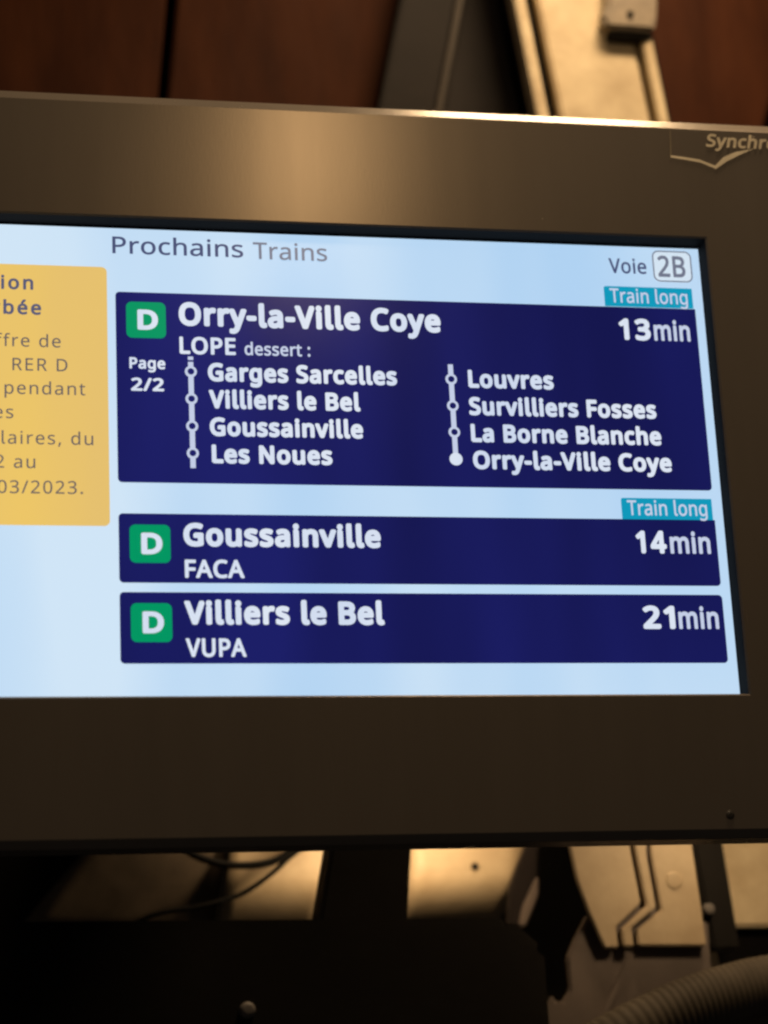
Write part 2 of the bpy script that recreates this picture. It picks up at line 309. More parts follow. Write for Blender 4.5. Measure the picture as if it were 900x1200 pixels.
'T': (446, [[[259,170,259,0,235,0],[211,0,187,0,187,170],[187,339,187,509,127,509],[68,509,8,509,8,530],[8,551,8,573,151,573],[294,573,437,573,437,551],[437,530,437,509,378,509],[318,509,259,509,259,339]]]),
'U': (586, [[[513,326,513,202,513,163],[505,127,489,95,473,63],[449,38,416,20,383,1],[341,-8,290,-8,219,-8],[165,11,128,50,91,89],[72,140,72,204,72,327],[72,450,72,573,96,573],[120,573,144,573,144,449],[144,325,144,201,144,155],[157,119,182,93,206,67],[244,55,294,55,329,55],[357,61,379,73,401,86],[416,103,427,126,437,148],[442,173,442,202,442,326],[442,449,442,573,466,573],[489,573,513,573,513,449]]]),
'V': (481, [[[456,573,481,573,413,382],[345,191,277,0,253,0],[229,0,204,0,136,191],[68,382,0,573,25,573],[50,573,75,573,118,450],[161,328,204,205,210,190],[215,175,220,160,224,146],[228,132,231,119,235,106],[238,93,241,80,243,93],[246,106,250,119,253,133],[257,147,262,161,266,176],[271,191,277,207,319,329],[362,451,405,573,430,573]]]),
'a': (450, [[[203,437,231,437,283,437],[322,426,347,403,372,380],[385,343,385,293,385,195],[385,98,385,0,368,0],[351,0,334,0,329,20],[325,41,320,61,319,61],[318,61,317,61,304,45],[292,32,279,22,266,12],[251,4,234,-1,217,-6],[196,-8,172,-8,147,-8],[124,-3,103,6,82,15],[66,29,55,48,43,67],[37,91,37,119,37,162],[54,195,87,219,121,242],[173,254,243,257,267,257],[292,258,316,259,316,268],[316,276,316,285,316,321],[308,345,293,359,277,373],[255,380,227,380,204,380],[183,377,163,370,142,363],[123,356,106,347,99,365],[91,383,84,400,103,410],[125,419,151,426,176,433]],[[273,209,252,208,198,206],[161,197,141,182,120,167],[110,146,110,119,110,95],[117,77,132,66,147,55],[165,49,188,49,225,49],[255,59,279,79,303,99],[315,130,315,172,315,184],[315,197,315,210,294,209]]]),
'b': (493, [[[139,511,139,461,139,443],[138,426,138,410,137,394],[136,382,135,373,136,373],[137,373,139,373,151,391],[168,406,189,419,211,431],[238,437,272,437,325,437],[368,418,401,381,433,344],[449,289,449,215,449,166],[442,125,427,91,412,58],[392,33,365,17,338,0],[307,-8,272,-8,238,-8],[211,-2,189,10,168,23],[151,37,139,55,137,55],[135,55,133,55,128,36],[123,18,119,0,102,0],[85,0,68,0,68,203],[68,406,68,609,92,609],[115,609,139,609,139,560]],[[299,379,260,379,229,379],[205,373,188,361,170,350],[157,332,150,308,142,285],[139,254,139,217,139,216],[139,215,139,214,139,161],[147,121,165,93,182,65],[214,51,261,51,300,51],[329,65,348,93,367,121],[376,162,376,216,376,270],[367,310,348,338,329,365]]]),
'c': (385, [[[265,-8,241,-8,203,-8],[169,0,139,15,109,31],[86,55,69,87,53,120],[44,162,44,213,44,265],[53,308,71,342,88,375],[112,399,142,415,173,430],[207,438,245,438,267,438],[288,436,309,431,329,426],[346,421,358,415,351,395],[344,376,337,356,324,361],[309,365,292,370,275,374],[259,376,244,376,215,376],[191,370,172,358,154,345],[140,327,131,303,122,279],[117,249,117,213,117,179],[122,150,131,126,140,102],[153,84,172,71,190,59],[213,53,240,53,263,53],[284,55,302,60,320,65],[336,71,351,78,351,57],[351,36,351,15,337,8],[321,2,304,-2,286,-6]]]),
'd': (493, [[[243,-8,221,-8,167,-8],[124,11,92,48,60,85],[44,140,44,214,44,288],[60,344,93,381,125,419],[168,438,221,438,244,438],[263,435,280,429,296,424],[311,416,323,407,335,397],[346,386,354,374,356,374],[358,374,359,374,359,381],[358,392,356,405,355,419],[354,430,354,438,354,495],[354,552,354,609,378,609],[401,609,425,609,425,406],[425,203,425,0,406,0],[387,0,368,0,365,19],[361,38,358,58,357,58],[356,58,354,58,346,45],[335,34,323,24,311,15],[296,7,279,1,263,-5]],[[193,51,232,51,277,51],[309,63,328,88,346,113],[355,150,355,200,355,205],[355,209,355,213,355,267],[346,308,329,336,311,365],[279,379,231,379,193,379],[165,364,146,334,127,304],[117,263,117,213,117,161],[127,121,146,93,165,65]]]),
'e': (452, [[[196,438,234,438,271,438],[303,430,329,414,356,398],[376,375,390,346,404,317],[411,283,411,244,411,230],[411,215,411,201,313,201],[215,201,117,201,118,153],[131,116,154,90,178,65],[211,52,254,52,281,52],[306,55,327,60,348,65],[370,72,392,82,392,61],[392,41,392,20,370,10],[349,3,327,-1,306,-6],[280,-8,251,-8,210,-8],[174,0,143,17,112,33],[88,58,70,91,53,124],[44,164,44,212,44,259],[52,299,68,333,84,366],[106,392,134,411,163,429]],[[257,380,233,380,200,380],[173,369,154,348,134,326],[122,296,119,257,192,257],[265,257,338,257,338,282],[334,303,326,322,319,340],[308,354,292,364,277,375]]]),
'f': (276, [[[266,393,266,375,230,375],[194,375,158,375,158,250],[158,125,158,0,134,0],[111,0,87,0,87,125],[87,250,87,375,62,375],[37,375,12,375,12,386],[12,397,12,408,37,416],[62,424,87,432,87,441],[87,449,87,457,87,494],[93,524,104,547,115,570],[131,587,152,597,172,608],[198,613,227,613,244,613],[260,612,274,609,288,606],[300,603,310,599,304,581],[298,562,292,544,283,546],[273,549,262,552,251,554],[240,556,228,556,204,556],[187,548,175,532,164,516],[158,492,158,458,158,449],[158,439,158,430,194,430],[230,430,266,430,266,412]]]),
'g': (493, [[[165,438,221,438,249,438],[274,433,297,422,320,411],[339,395,355,373,357,373],[358,373,359,373,362,392],[366,411,369,430,388,430],[406,430,425,430,425,284],[425,138,425,-7,425,-48],[418,-82,404,-109,390,-137],[369,-158,341,-172,312,-186],[276,-192,233,-192,202,-192],[173,-190,147,-186,121,-181],[98,-174,78,-165,78,-144],[78,-122,78,-100,98,-111],[122,-119,149,-125,176,-131],[206,-134,237,-134,273,-134],[302,-123,324,-101,345,-80],[355,-50,355,-13,355,-7],[355,-2,355,4,355,10],[356,20,356,32,357,44],[357,52,358,57,357,57],[356,57,354,57,339,35],[321,19,299,8,277,-3],[251,-8,221,-8,166,-8],[122,11,91,51,60,90],[44,144,44,214,44,283],[60,337,91,377,122,418]],[[259,379,230,379,206,379],[186,372,169,359,152,346],[139,328,130,303,121,279],[117,249,117,213,117,160],[127,120,146,92,166,64],[194,50,232,50,254,50],[272,53,288,58,303,64],[316,73,326,85,337,97],[344,112,349,131,354,149],[356,172,356,197,356,203],[356,209,356,214,356,253],[352,285,343,309,334,333],[320,350,302,362,283,373]]]),
'h': (495, [[[139,490,139,431,139,420],[138,410,138,399,137,389],[136,379,135,370,136,370],[138,370,140,370,149,385],[160,398,174,407,188,417],[203,424,221,429,238,435],[255,437,273,437,308,437],[337,432,360,421,384,410],[401,393,413,370,425,347],[431,317,431,280,431,187],[431,93,431,0,407,0],[384,0,361,0,361,92],[361,183,361,275,361,310],[353,336,338,353,322,370],[298,379,265,379,233,379],[207,372,189,360,171,348],[158,331,150,308,143,284],[139,256,139,222,139,148],[139,74,139,0,115,0],[92,0,68,0,68,203],[68,406,68,609,92,609],[115,609,139,609,139,550]]]),
'i': (207, [[[115,430,139,430,139,287],[139,143,139,0,115,0],[92,0,68,0,68,143],[68,287,68,430,92,430]],[[92,591,104,591,115,591],[124,587,133,580,141,573],[145,562,145,546,145,531],[141,520,133,512,124,505],[115,501,104,501,92,501],[83,505,75,512,67,520],[63,531,63,546,63,562],[67,573,75,580,83,587]]]),
'l': (228, [[[68,609,68,609,68,609],[68,118,68,118,68,30],[95,-9,155,-9,180,-9],[198,-5,212,3,212,3],[203,62,203,62,192,56],[178,55,168,55,148,55],[139,72,139,112,139,112],[139,609,139,609,139,609]]]),
'm': (750, [[[512,438,540,438,588,438],[625,425,649,401,673,376],[685,335,685,280,685,187],[685,93,685,0,662,0],[638,0,615,0,615,92],[615,184,615,277,615,310],[608,336,594,353,580,370],[558,379,528,379,486,379],[456,366,438,342,420,318],[411,283,411,237,411,158],[411,79,411,0,388,0],[365,0,342,0,342,92],[342,184,342,277,342,299],[338,318,332,333,326,348],[316,360,303,367,290,375],[274,379,253,379,225,379],[202,372,185,360,169,348],[157,331,150,308,142,285],[139,257,139,223,139,149],[139,74,139,0,115,0],[92,0,68,0,68,143],[68,287,68,430,87,430],[106,430,125,430,129,410],[132,391,136,371,137,371],[138,371,140,371,149,386],[160,399,173,409,186,418],[200,426,217,431,233,435],[249,438,266,438,299,438],[327,432,349,420,371,408],[388,390,398,366,399,366],[400,366,402,366,416,390],[436,408,461,420,486,432]]]),
'n': (495, [[[257,438,275,438,326,438],[365,425,391,401,418,376],[431,335,431,280,431,187],[431,93,431,0,407,0],[384,0,361,0,361,92],[361,183,361,275,361,310],[353,336,338,353,322,370],[298,379,265,379,217,379],[184,365,166,338,148,312],[139,273,139,223,139,149],[139,74,139,0,115,0],[92,0,68,0,68,143],[68,287,68,430,87,430],[106,430,125,430,129,410],[132,391,136,371,137,371],[138,371,140,371,149,386],[161,399,175,409,189,418],[205,426,222,431,239,435]]]),
'o': (485, [[[442,263,442,216,442,180],[437,148,428,121,418,93],[405,70,388,51,370,31],[349,17,324,7,300,-3],[272,-8,241,-8,213,-8],[187,-3,163,7,139,17],[118,31,100,51,83,70],[69,93,59,121,49,148],[44,180,44,216,44,263],[52,304,68,336,84,369],[107,394,137,412,167,429],[203,438,244,438,283,438],[317,429,347,412,377,394],[400,369,417,336,433,304]],[[117,267,117,216,117,182],[121,153,130,128,139,103],[153,84,172,71,190,57],[214,51,243,51,272,51],[296,57,314,71,333,84],[347,103,356,128,364,153],[369,182,369,216,369,250],[364,279,355,303,346,327],[332,346,314,359,296,372],[272,379,242,379,198,379],[167,364,147,335,127,306]]]),
'p': (493, [[[250,438,273,438,326,438],[368,419,401,383,433,346],[449,290,449,216,449,167],[442,126,427,93,412,59],[392,34,365,17,339,0],[308,-8,272,-8,250,-8],[230,-5,213,1,196,7],[182,14,170,24,158,33],[147,43,139,55,137,55],[136,55,134,55,135,45],[136,34,137,20,138,6],[139,-6,139,-16,139,-75],[139,-134,139,-192,115,-192],[92,-192,68,-192,68,15],[68,222,68,430,87,430],[107,430,126,430,129,410],[132,391,136,371,137,371],[138,371,139,371,147,384],[158,395,170,405,182,415],[196,423,213,429,230,435]],[[299,379,260,379,231,379],[208,373,190,362,172,351],[160,335,152,313,144,291],[139,263,139,229,139,225],[139,220,139,216,139,180],[142,150,150,126,157,101],[170,83,188,70,206,57],[230,51,261,51,288,51],[309,58,326,72,343,87],[355,106,364,131,372,156],[376,184,376,217,376,266],[367,305,348,334,329,364]]]),
'r': (331, [[[249,438,269,438,277,438],[285,437,295,437,304,436],[312,435,319,433,316,411],[313,390,310,368,303,370],[296,371,287,372,279,373],[271,374,264,374,247,374],[231,370,217,363,202,356],[188,347,176,334,165,321],[155,306,149,289,142,271],[139,251,139,229,139,153],[139,76,139,0,115,0],[92,0,68,0,68,143],[68,287,68,430,87,430],[107,430,126,430,129,404],[131,377,134,351,135,351],[136,351,137,351,146,367],[157,382,170,395,183,408],[198,418,214,426,231,434]]]),
's': (384, [[[348,142,348,119,348,91],[341,68,327,49,313,30],[294,16,268,6,242,-3],[212,-8,176,-8,146,-8],[121,-6,99,-1,77,4],[58,11,42,19,42,41],[42,62,42,83,59,75],[80,67,104,60,128,53],[153,49,178,49,214,49],[240,55,256,66,272,78],[280,93,280,112,280,123],[277,133,271,141,265,150],[255,158,239,167,224,175],[202,185,174,196,146,206],[122,217,103,228,83,238],[68,251,57,266,46,281],[41,300,41,324,41,360],[56,388,85,408,115,428],[154,438,202,438,228,438],[253,435,275,430,298,425],[319,418,339,409,331,390],[323,372,315,353,297,360],[278,367,258,372,238,377],[218,380,197,380,168,380],[146,375,131,366,116,357],[108,344,108,328,108,316],[112,306,119,298,126,290],[137,282,154,274,170,266],[191,256,219,246,246,236],[269,226,289,215,308,204],[323,191,333,176,343,161]]]),
't': (289, [[[192,50,212,50,222,50],[233,51,245,53,256,54],[265,56,272,59,272,41],[272,23,272,5,264,1],[254,-2,240,-4,226,-7],[213,-8,200,-8,177,-8],[157,-4,138,4,119,11],[103,25,91,44,80,63],[74,90,74,125,74,209],[74,292,74,375,53,375],[33,375,13,375,13,387],[13,398,13,409,33,418],[54,428,75,437,84,468],[93,498,103,528,117,528],[130,528,144,528,144,496],[144,463,144,430,186,430],[227,430,269,430,269,412],[269,393,269,375,227,375],[186,375,144,375,144,292],[144,210,144,127,144,101],[151,81,163,69,176,56]]]),
'u': (495, [[[404,430,427,430,427,287],[427,143,427,0,408,0],[389,0,370,0,366,19],[363,38,359,57,358,57],[357,57,356,57,347,42],[335,30,321,20,306,10],[291,3,273,-1,256,-6],[238,-8,220,-8,186,-8],[157,-3,134,8,110,19],[93,36,81,59,69,82],[63,112,63,148,63,242],[63,336,63,430,87,430],[111,430,135,430,135,338],[135,245,135,153,135,119],[142,93,158,76,173,59],[198,51,230,51,262,51],[287,57,306,69,324,81],[337,98,345,121,353,145],[357,173,357,206,357,281],[357,355,357,430,380,430]]]),
'v': (407, [[[190,0,163,0,109,143],[54,287,0,430,25,430],[50,430,75,430,106,345],[136,261,167,176,171,165],[176,152,180,137,185,123],[190,109,193,96,197,83],[200,72,201,63,202,63],[203,63,204,63,207,72],[210,83,214,96,218,110],[222,123,227,138,232,152],[237,165,241,176,271,261],[302,345,332,430,357,430],[382,430,407,430,353,287],[298,143,244,0,217,0]]]),
'y': (409, [[[59,286,1,430,26,430],[51,430,76,430,107,348],[138,267,169,185,175,171],[179,157,184,144,189,130],[193,117,196,105,200,92],[203,80,205,68,206,68],[207,68,209,68,212,82],[217,99,224,121,231,142],[238,164,245,186,275,267],[304,349,333,430,358,430],[384,430,409,430,347,267],[285,104,224,-59,214,-86],[202,-109,188,-130,174,-150],[158,-165,138,-176,119,-187],[95,-192,67,-192,55,-192],[43,-192,34,-190,24,-189],[16,-188,9,-186,9,-167],[9,-149,9,-130,15,-131],[22,-132,30,-133,38,-134],[47,-135,56,-135,73,-135],[87,-132,99,-126,111,-119],[121,-111,130,-99,138,-88],[146,-74,152,-59,159,-40],[167,-21,174,-2,116,142]]]),
'é': (452, [[[196,438,234,438,271,438],[303,430,329,414,356,398],[376,375,390,346,404,317],[411,283,411,244,411,230],[411,215,411,201,313,201],[215,201,117,201,118,153],[131,116,154,90,178,65],[211,52,254,52,281,52],[306,55,327,60,348,65],[370,72,392,82,392,61],[392,41,392,20,370,10],[349,3,327,-1,306,-6],[280,-8,251,-8,210,-8],[174,0,143,17,112,33],[88,58,70,91,53,124],[44,164,44,212,44,259],[52,299,68,333,84,366],[106,392,134,411,163,429]],[[257,380,233,380,200,380],[173,369,154,348,134,326],[122,296,119,257,192,257],[265,257,338,257,338,282],[334,303,326,322,319,340],[308,354,292,364,277,375]],[[347,609,347,606,342,599],[335,590,326,579,317,568],[307,557,296,546,285,534],[274,523,263,513,252,502],[242,493,233,486,217,486],[202,486,186,486,186,489],[186,492,186,496,194,506],[203,518,212,532,221,546],[231,560,240,575,249,589],[256,603,262,614,291,614],[319,614,347,614,347,612]]])}
CAP = max(b[3] for s in GLYPHS['H'][1] for b in s)
_gm = {}
def glyph_mesh(ch, weight):
    key = (ch, weight)
    if key not in _gm:
        cu = bpy.data.curves.new('g', 'CURVE'); cu.dimensions = '2D'; cu.fill_mode = 'BOTH'; cu.resolution_u = 5
        for sp in GLYPHS[ch][1]:
            s = cu.splines.new('BEZIER'); s.bezier_points.add(len(sp) - 1); s.use_cyclic_u = True
            for b, v in zip(s.bezier_points, sp):
                b.handle_left_type = b.handle_right_type = 'FREE'
                b.handle_left = (v[0] / 1000, v[1] / 1000, 0); b.co = (v[2] / 1000, v[3] / 1000, 0); b.handle_right = (v[4] / 1000, v[5] / 1000, 0)
        o = bpy.data.objects.new('g', cu); C.objects.link(o)
        dg = bpy.context.evaluated_depsgraph_get(); dg.update()
        me = bpy.data.meshes.new_from_object(o.evaluated_get(dg))
        V = [v.co.copy() for v in me.vertices]; F = [tuple(p.vertices) for p in me.polygons]
        if weight:                               # bolder weight: a round-ended stroke along the outline
            edge = {}
            for p in F:
                for a, b in zip(p, p[1:] + p[:1]): edge[(min(a, b), max(a, b))] = edge.get((min(a, b), max(a, b)), 0) + 1
            for (a, b), n in edge.items():
                if n != 1: continue
                p, q = V[a], V[b]; d = q - p
                if d.length < 1e-6: continue
                d.normalize(); nrm = Vector((-d.y, d.x, 0)) * weight; k = len(V)
                V += [p - nrm, q - nrm, q + nrm, p + nrm]; F.append((k, k + 1, k + 2, k + 3))
                k = len(V)
                V += [q + Vector((math.cos(j * PI / 4), math.sin(j * PI / 4), 0)) * weight for j in range(8)]
                F.append(tuple(range(k, k + 8)))
            rnd = random.Random(7)                 # pieces staggered by hundredths of a millimetre: no two lie in one plane
            n0 = len(me.vertices)
            for f in F:
                if f[0] >= n0:
                    h = rnd.uniform(0.002, 0.012)
                    for i in f: V[i].z = h
        _gm[key] = (V, F)
        bpy.data.objects.remove(o); bpy.data.curves.remove(cu); bpy.data.meshes.remove(me)
    return _gm[key]
def lettering(body, x0, x1, base, cap, mat, parent, Y, weight=0.0, track=0.0, slant=0.0, name='lettering'):
    """flat printed word on the plane y = Y: left edge x0, right edge x1, baseline z, cap height"""
    verts, faces = [], []; pen = 0.0
    for ch in body:
        adv, spl = GLYPHS[ch]
        if spl:
            v, f = glyph_mesh(ch, weight); k = len(verts)
            verts += [(pen + c.x + slant * c.y, c.y, c.z) for c in v]
            faces += [tuple(i + k for i in p) for p in f]
        pen += adv / 1000 + track + weight * 1.1
    lo = min(v[0] for v in verts); hi = max(v[0] for v in verts)
    sz = cap / (CAP / 1000 + 1.6 * weight); sx = (x1 - x0) / (hi - lo) if x1 is not None else sz
    me = bpy.data.meshes.new(name)
    me.from_pydata([(x0 + (a - lo) * sx, Y - h * sz, base + (b + 0.8 * weight) * sz) for a, b, h in verts], [], faces)
    bm = bmesh.new(); bm.from_mesh(me)
    for fc in bm.faces:
        fc.normal_update()
        if fc.normal.y > 0: fc.normal_flip()
    bm.to_mesh(me); bm.free()
    return link(name, me, mat, parent)
def rrect(name, x0, x1, z0, z1, r, mat, parent, Y, corners=(1, 1, 1, 1), hole=None):
    """rounded flat field; corners in the order bottom-left, bottom-right, top-right, top-left"""
    def ring(x0, x1, z0, z1, r):
        P = []
        for i, (cx, cz, a0) in enumerate(((x0 + r, z0 + r, PI), (x1 - r, z0 + r, 1.5 * PI), (x1 - r, z1 - r, 0), (x0 + r, z1 - r, .5 * PI))):
            if corners[i]:
                P += [(cx + r * math.cos(a0 + k * PI / 12), Y, cz + r * math.sin(a0 + k * PI / 12)) for k in range(7)]
            else:
                P.append(((x0, x1, x1, x0)[i], Y, (z0, z0, z1, z1)[i]))
        return P
    A = ring(x0, x1, z0, z1, r); n = len(A)
    me = bpy.data.meshes.new(name)
    if hole:
        B = ring(x0 + hole, x1 - hole, z0 + hole, z1 - hole, max(r - hole, 0.0002))
        me.from_pydata(A + B, [], [(i, (i + 1) % n, n + (i + 1) % n, n + i) for i in range(n)])
    else:
        me.from_pydata(A, [], [tuple(range(n))])
    return link(name, me, mat, parent)
def ring_flat(name, cx, cz, r, r_in, mat, parent, Y, seg=24):
    P = [(cx + r * math.cos(2 * PI * k / seg), Y, cz + r * math.sin(2 * PI * k / seg)) for k in range(seg)]
    me = bpy.data.meshes.new(name)
    if r_in:
        P += [(cx + r_in * math.cos(2 * PI * k / seg), Y, cz + r_in * math.sin(2 * PI * k / seg)) for k in range(seg)]
        me.from_pydata(P, [], [(k, (k + 1) % seg, seg + (k + 1) % seg, seg + k) for k in range(seg)])
    else:
        me.from_pydata(P, [], [tuple(range(seg))])
    return link(name, me, mat, parent)

# ------------------------------------------------------------------ setting: back wall with cladding
wall = from_bm('back_wall', box_bm(-2.2, 1.6, 0.80, 0.84, -1.2, 1.9), M['void'])
tag(wall, kind='structure')
WY = 0.62
def cladding(pix, label=None):
    return pprism('cladding_panel', pix, WY, 0.03, M['wood'], wall, 0.003)
# joints lean slightly; panels run on past the picture and behind the display
cladding([(-330, -260), (-60, -260), (-88, 330), (-360, 330)])
cladding([(-52, -260), (218, -260), (166, 330), (-80, 330)])
cladding([(233, -260), (515, -260), (404, 330), (176, 330)])
cladding([(690, -260), (1005, -260), (846, 330), (690, 330)])
cladding([(1020, -260), (1300, -260), (1160, 330), (858, 330)])

# ------------------------------------------------------------------ dark steel channel beside the beam (upper background)
ch = empty('steel_channel', pt(540, 60, 0.60))
tag(ch, 'dark grey steel channel behind the display, left of the cream beam', 'channel')
keep(pprism('web', [(528, -200), (625, -200), (680, 330), (462, 330)], 0.585, 0.02, M['greyblue']), ch)
keep(pprism('flange', [(512, -200), (572, -200), (471, 330), (402, 330)], 0.560, 0.02, M['grey'], bev=0.003), ch)
keep(pprism('edge_lip', [(574, -200), (582, -200), (480, 330), (472, 330)], 0.553, 0.03, M['lip'], bev=0.002), ch)
keep(pprism('inner_plate', [(583, -200), (600, -200), (620, 330), (481, 330)], 0.572, 0.01, M['grey'], bev=0.003), ch)

# ------------------------------------------------------------------ cream beam running behind the display
bx = lambda x0, y: x0 + 0.205 * y
BY = 0.50
beam = empty('cream_beam', pt(700, 60, BY))
tag(beam, 'tall cream painted steel beam with dark grooves leaning behind the display', 'beam')
keep(pprism('face_plate', [(bx(630, -200), -200), (bx(733, -200), -200), (bx(733, 600), 600), (bx(733, 1086), 1086), (bx(633, 1086), 1086), (bx(630, 600), 600)], BY, 0.02, M['cream'], bev=0.003), beam)
keep(pprism('edge_strip', [(bx(604, -200), -200), (bx(617, -200), -200), (bx(612, 1175), 1175), (bx(597, 1175), 1175)], BY - 0.012, 0.03, M['cream'], bev=0.002), beam)
keep(pprism('edge_strip', [(bx(744, -200), -200), (bx(755, -200), -200), (bx(755, 1175), 1175), (bx(744, 1175), 1175)], BY - 0.012, 0.03, M['cream'], bev=0.002), beam)
keep(pprism('back_plate', [(bx(602, -200), -200), (bx(757, -200), -200), (bx(757, 1175), 1175), (bx(602, 1175), 1175)], BY + 0.0205, 0.012, M['black'], bev=0.001), beam)

clamp = empty('beam_clamp', pt(738, 15, 0.44))
tag(clamp, 'small worn steel clamp with a bolt at the top of the cream beam', 'clamp')
keep(pprism('clamp_plate', [(712, -40), (772, -40), (770, 22), (767, 35), (711, 31), (705, 17), (712, 4)], 0.474, 0.022, M['bracket'], bev=0.004), clamp)
keep(pprism('clamp_shade_strip', [(714, 33), (766, 36), (764, 46), (713, 42)], 0.482, 0.018, M['blackmetal'], bev=0.003), clamp)  # black strip standing in for the shade just below the clamp
b = keep(from_bm('bolt', disc_bm(pt(739.5, 15, 0.470), 0.0042, 0.008, hexa=True, dome=0.001), M['blackmetal']), clamp)

# ------------------------------------------------------------------ lower background: cream plates, posts, dark box beam
def curved_plate(name, pix_top, pix_bot, Y, mat, parent=None, roll=0.35, thick=0.006):
    """plate whose lower edge rolls away from the viewer"""
    bm = bmesh.new(); rows = []
    nz = 14
    for j in range(nz + 1):
        t = j / nz
        yy = Y + (0.05 * max(0.0, (t - (1 - roll)) / roll) ** 2)  # roll shaped into the plate so its lower edge fades into shade
        row = []
        for i in range(9):
            s = i / 8
            xt = pix_top[0][0] + (pix_top[1][0] - pix_top[0][0]) * s; yt = pix_top[0][1] + (pix_top[1][1] - pix_top[0][1]) * s
            xb = pix_bot[0][0] + (pix_bot[1][0] - pix_bot[0][0]) * s; yb = pix_bot[0][1] + (pix_bot[1][1] - pix_bot[0][1]) * s
            p = pt(xt + (xb - xt) * t, yt + (yb - yt) * t, Y); row.append((p.x, yy, p.z))
        rows.append(row)
    F = [[bm.verts.new(p) for p in r] for r in rows]; B = [[bm.verts.new((p[0], p[1] + thick, p[2])) for p in r] for r in rows]
    for j in range(nz):
        for i in range(8):
            bm.faces.new((F[j][i], F[j][i + 1], F[j + 1][i + 1], F[j + 1][i])); bm.faces.new((B[j][i], B[j + 1][i], B[j + 1][i + 1], B[j][i + 1]))
    for j in range(nz):
        for i in (0, 8): bm.faces.new((F[j][i], F[j + 1][i], B[j + 1][i], B[j][i]))
    for i in range(8):
        for j in (0, nz): bm.faces.new((F[j][i], F[j][i + 1], B[j][i + 1], B[j][i]))
    return from_bm(name, bm, mat, parent, smooth=True)

PY = 0.62
o = curved_plate('wall_plate', [(276, 930), (402, 930)], [(262, 1082), (374, 1082)], PY, M['cream2'])
tag(o, 'cream steel plate below the display crossed by a black cable', 'plate')
o = curved_plate('brown_plate', [(158, 930), (274, 930)], [(30, 1074), (256, 1082)], PY + 0.01, M['brownpaint'], roll=0.8)
tag(o, 'dark brown plate with a slanting end at the lower left, under the display', 'plate')
lp = empty('lit_plate', pt(540, 1035, PY))
tag(lp, 'short brightly lit cream plate with one dark hole, below the display', 'plate')
keep(curved_plate('plate', [(486, 930), (632, 930)], [(477, 1080), (597, 1072)], PY, M['cream2']), lp)
keep(from_bm('hole_plug', disc_bm(pt(557, 1015, PY - 0.003), 0.0042, 0.006), M['blackmetal']), lp)

post = pprism('dark_post', [(402, 900), (487, 900), (474, 1160), (360, 1160)], 0.37, 0.05, M['blackmetal'], bev=0.004)
tag(post, 'black steel post between the two lit cream plates under the display', 'post')
fl = empty('angled_bracket', pt(615, 1040, 0.58))
tag(fl, 'dark angled steel bracket at the right end of the short lit plate', 'bracket')
keep(pprism('bracket_plate', [(628, 940), (642, 940), (632, 1000), (631, 1040), (613, 1088), (596, 1092), (599, 1040), (606, 1018), (618, 990)], 0.582, 0.02, M['grey'], bev=0.003), fl)
keep(pprism('bracket_lip', [(631, 1026), (632, 1048), (617, 1086), (610, 1084), (614, 1062)], 0.572, 0.012, M['brownplate'], bev=0.002), fl)

db = empty('dark_box_beam', pt(300, 1150, 0.36))
tag(db, 'black box beam with a round bolt head along the bottom left of the picture', 'beam')
keep(pprism('box_section', [(-300, 1082), (598, 1074), (640, 1110), (655, 1330), (-300, 1330)], 0.36, 0.10, M['blackmetal'], bev=0.008), db)
keep(from_bm('bolt', disc_bm(pt(291, 1183, 0.350), 0.0074, 0.012, dome=0.0006), M['bolt'], smooth=True), db)

c1 = from_bm('sagging_cable', tube_bm([pt(400, 960, 0.57), pt(345, 1000, 0.57), pt(318, 1024, 0.57), pt(282, 1048, 0.57), pt(235, 1062, 0.57), pt(170, 1076, 0.58), pt(90, 1125, 0.60)], 0.0026), M['rubber'], smooth=True)
tag(c1, 'thin black cable crossing the right half of the long cream plate', 'cable')
c2 = from_bm('looped_cable', tube_bm([pt(150, 940, 0.56), pt(205, 985, 0.56), pt(232, 1004, 0.56), pt(272, 1014, 0.56), pt(318, 1010, 0.56), pt(350, 990, 0.56), pt(400, 950, 0.56)], 0.0040), M['rubber'], smooth=True)
tag(c2, 'thicker black cable loop just under the display edge, above the thin cable', 'cable')

# folded cover plate with an S-shaped seam
GY = 0.40
cp = empty('cover_plate', pt(750, 1050, GY))
tag(cp, 'cream cover plate with an S-shaped double seam below the display', 'plate')
keep(pprism('panel', [(655, 930), (729, 930), (738.5, 994), (751, 1058), (722, 1086), (725, 1110), (709, 1111), (690, 1068), (676, 1030)], GY, 0.008, M['cream2'], bev=0.0015), cp)
keep(pprism('panel', [(764, 930), (800, 930), (811, 990), (820, 1050), (828, 1108), (748, 1108), (746, 1090), (775, 1066), (763, 1000)], GY, 0.008, M['cream2'], bev=0.0015), cp)
keep(pprism('seam_strip', [(735, 930), (758, 930), (757.5, 1000), (769, 1063), (740, 1087), (743, 1109), (731, 1109), (728, 1089), (758, 1061), (744.5, 994)], GY - 0.003, 0.010, M['cream2'], bev=0.0015), cp)
keep(pprism('backing', [(660, 930), (800, 930), (826, 1107), (712, 1109)], GY + 0.009, 0.006, M['brownplate'], bev=0.001), cp)
dc = pt(790.5, 1031.5, GY - 0.0012)
keep(from_bm('boss', disc_bm(dc, 0.0088, 0.003, dome=0.0002), M['cream2']), cp)

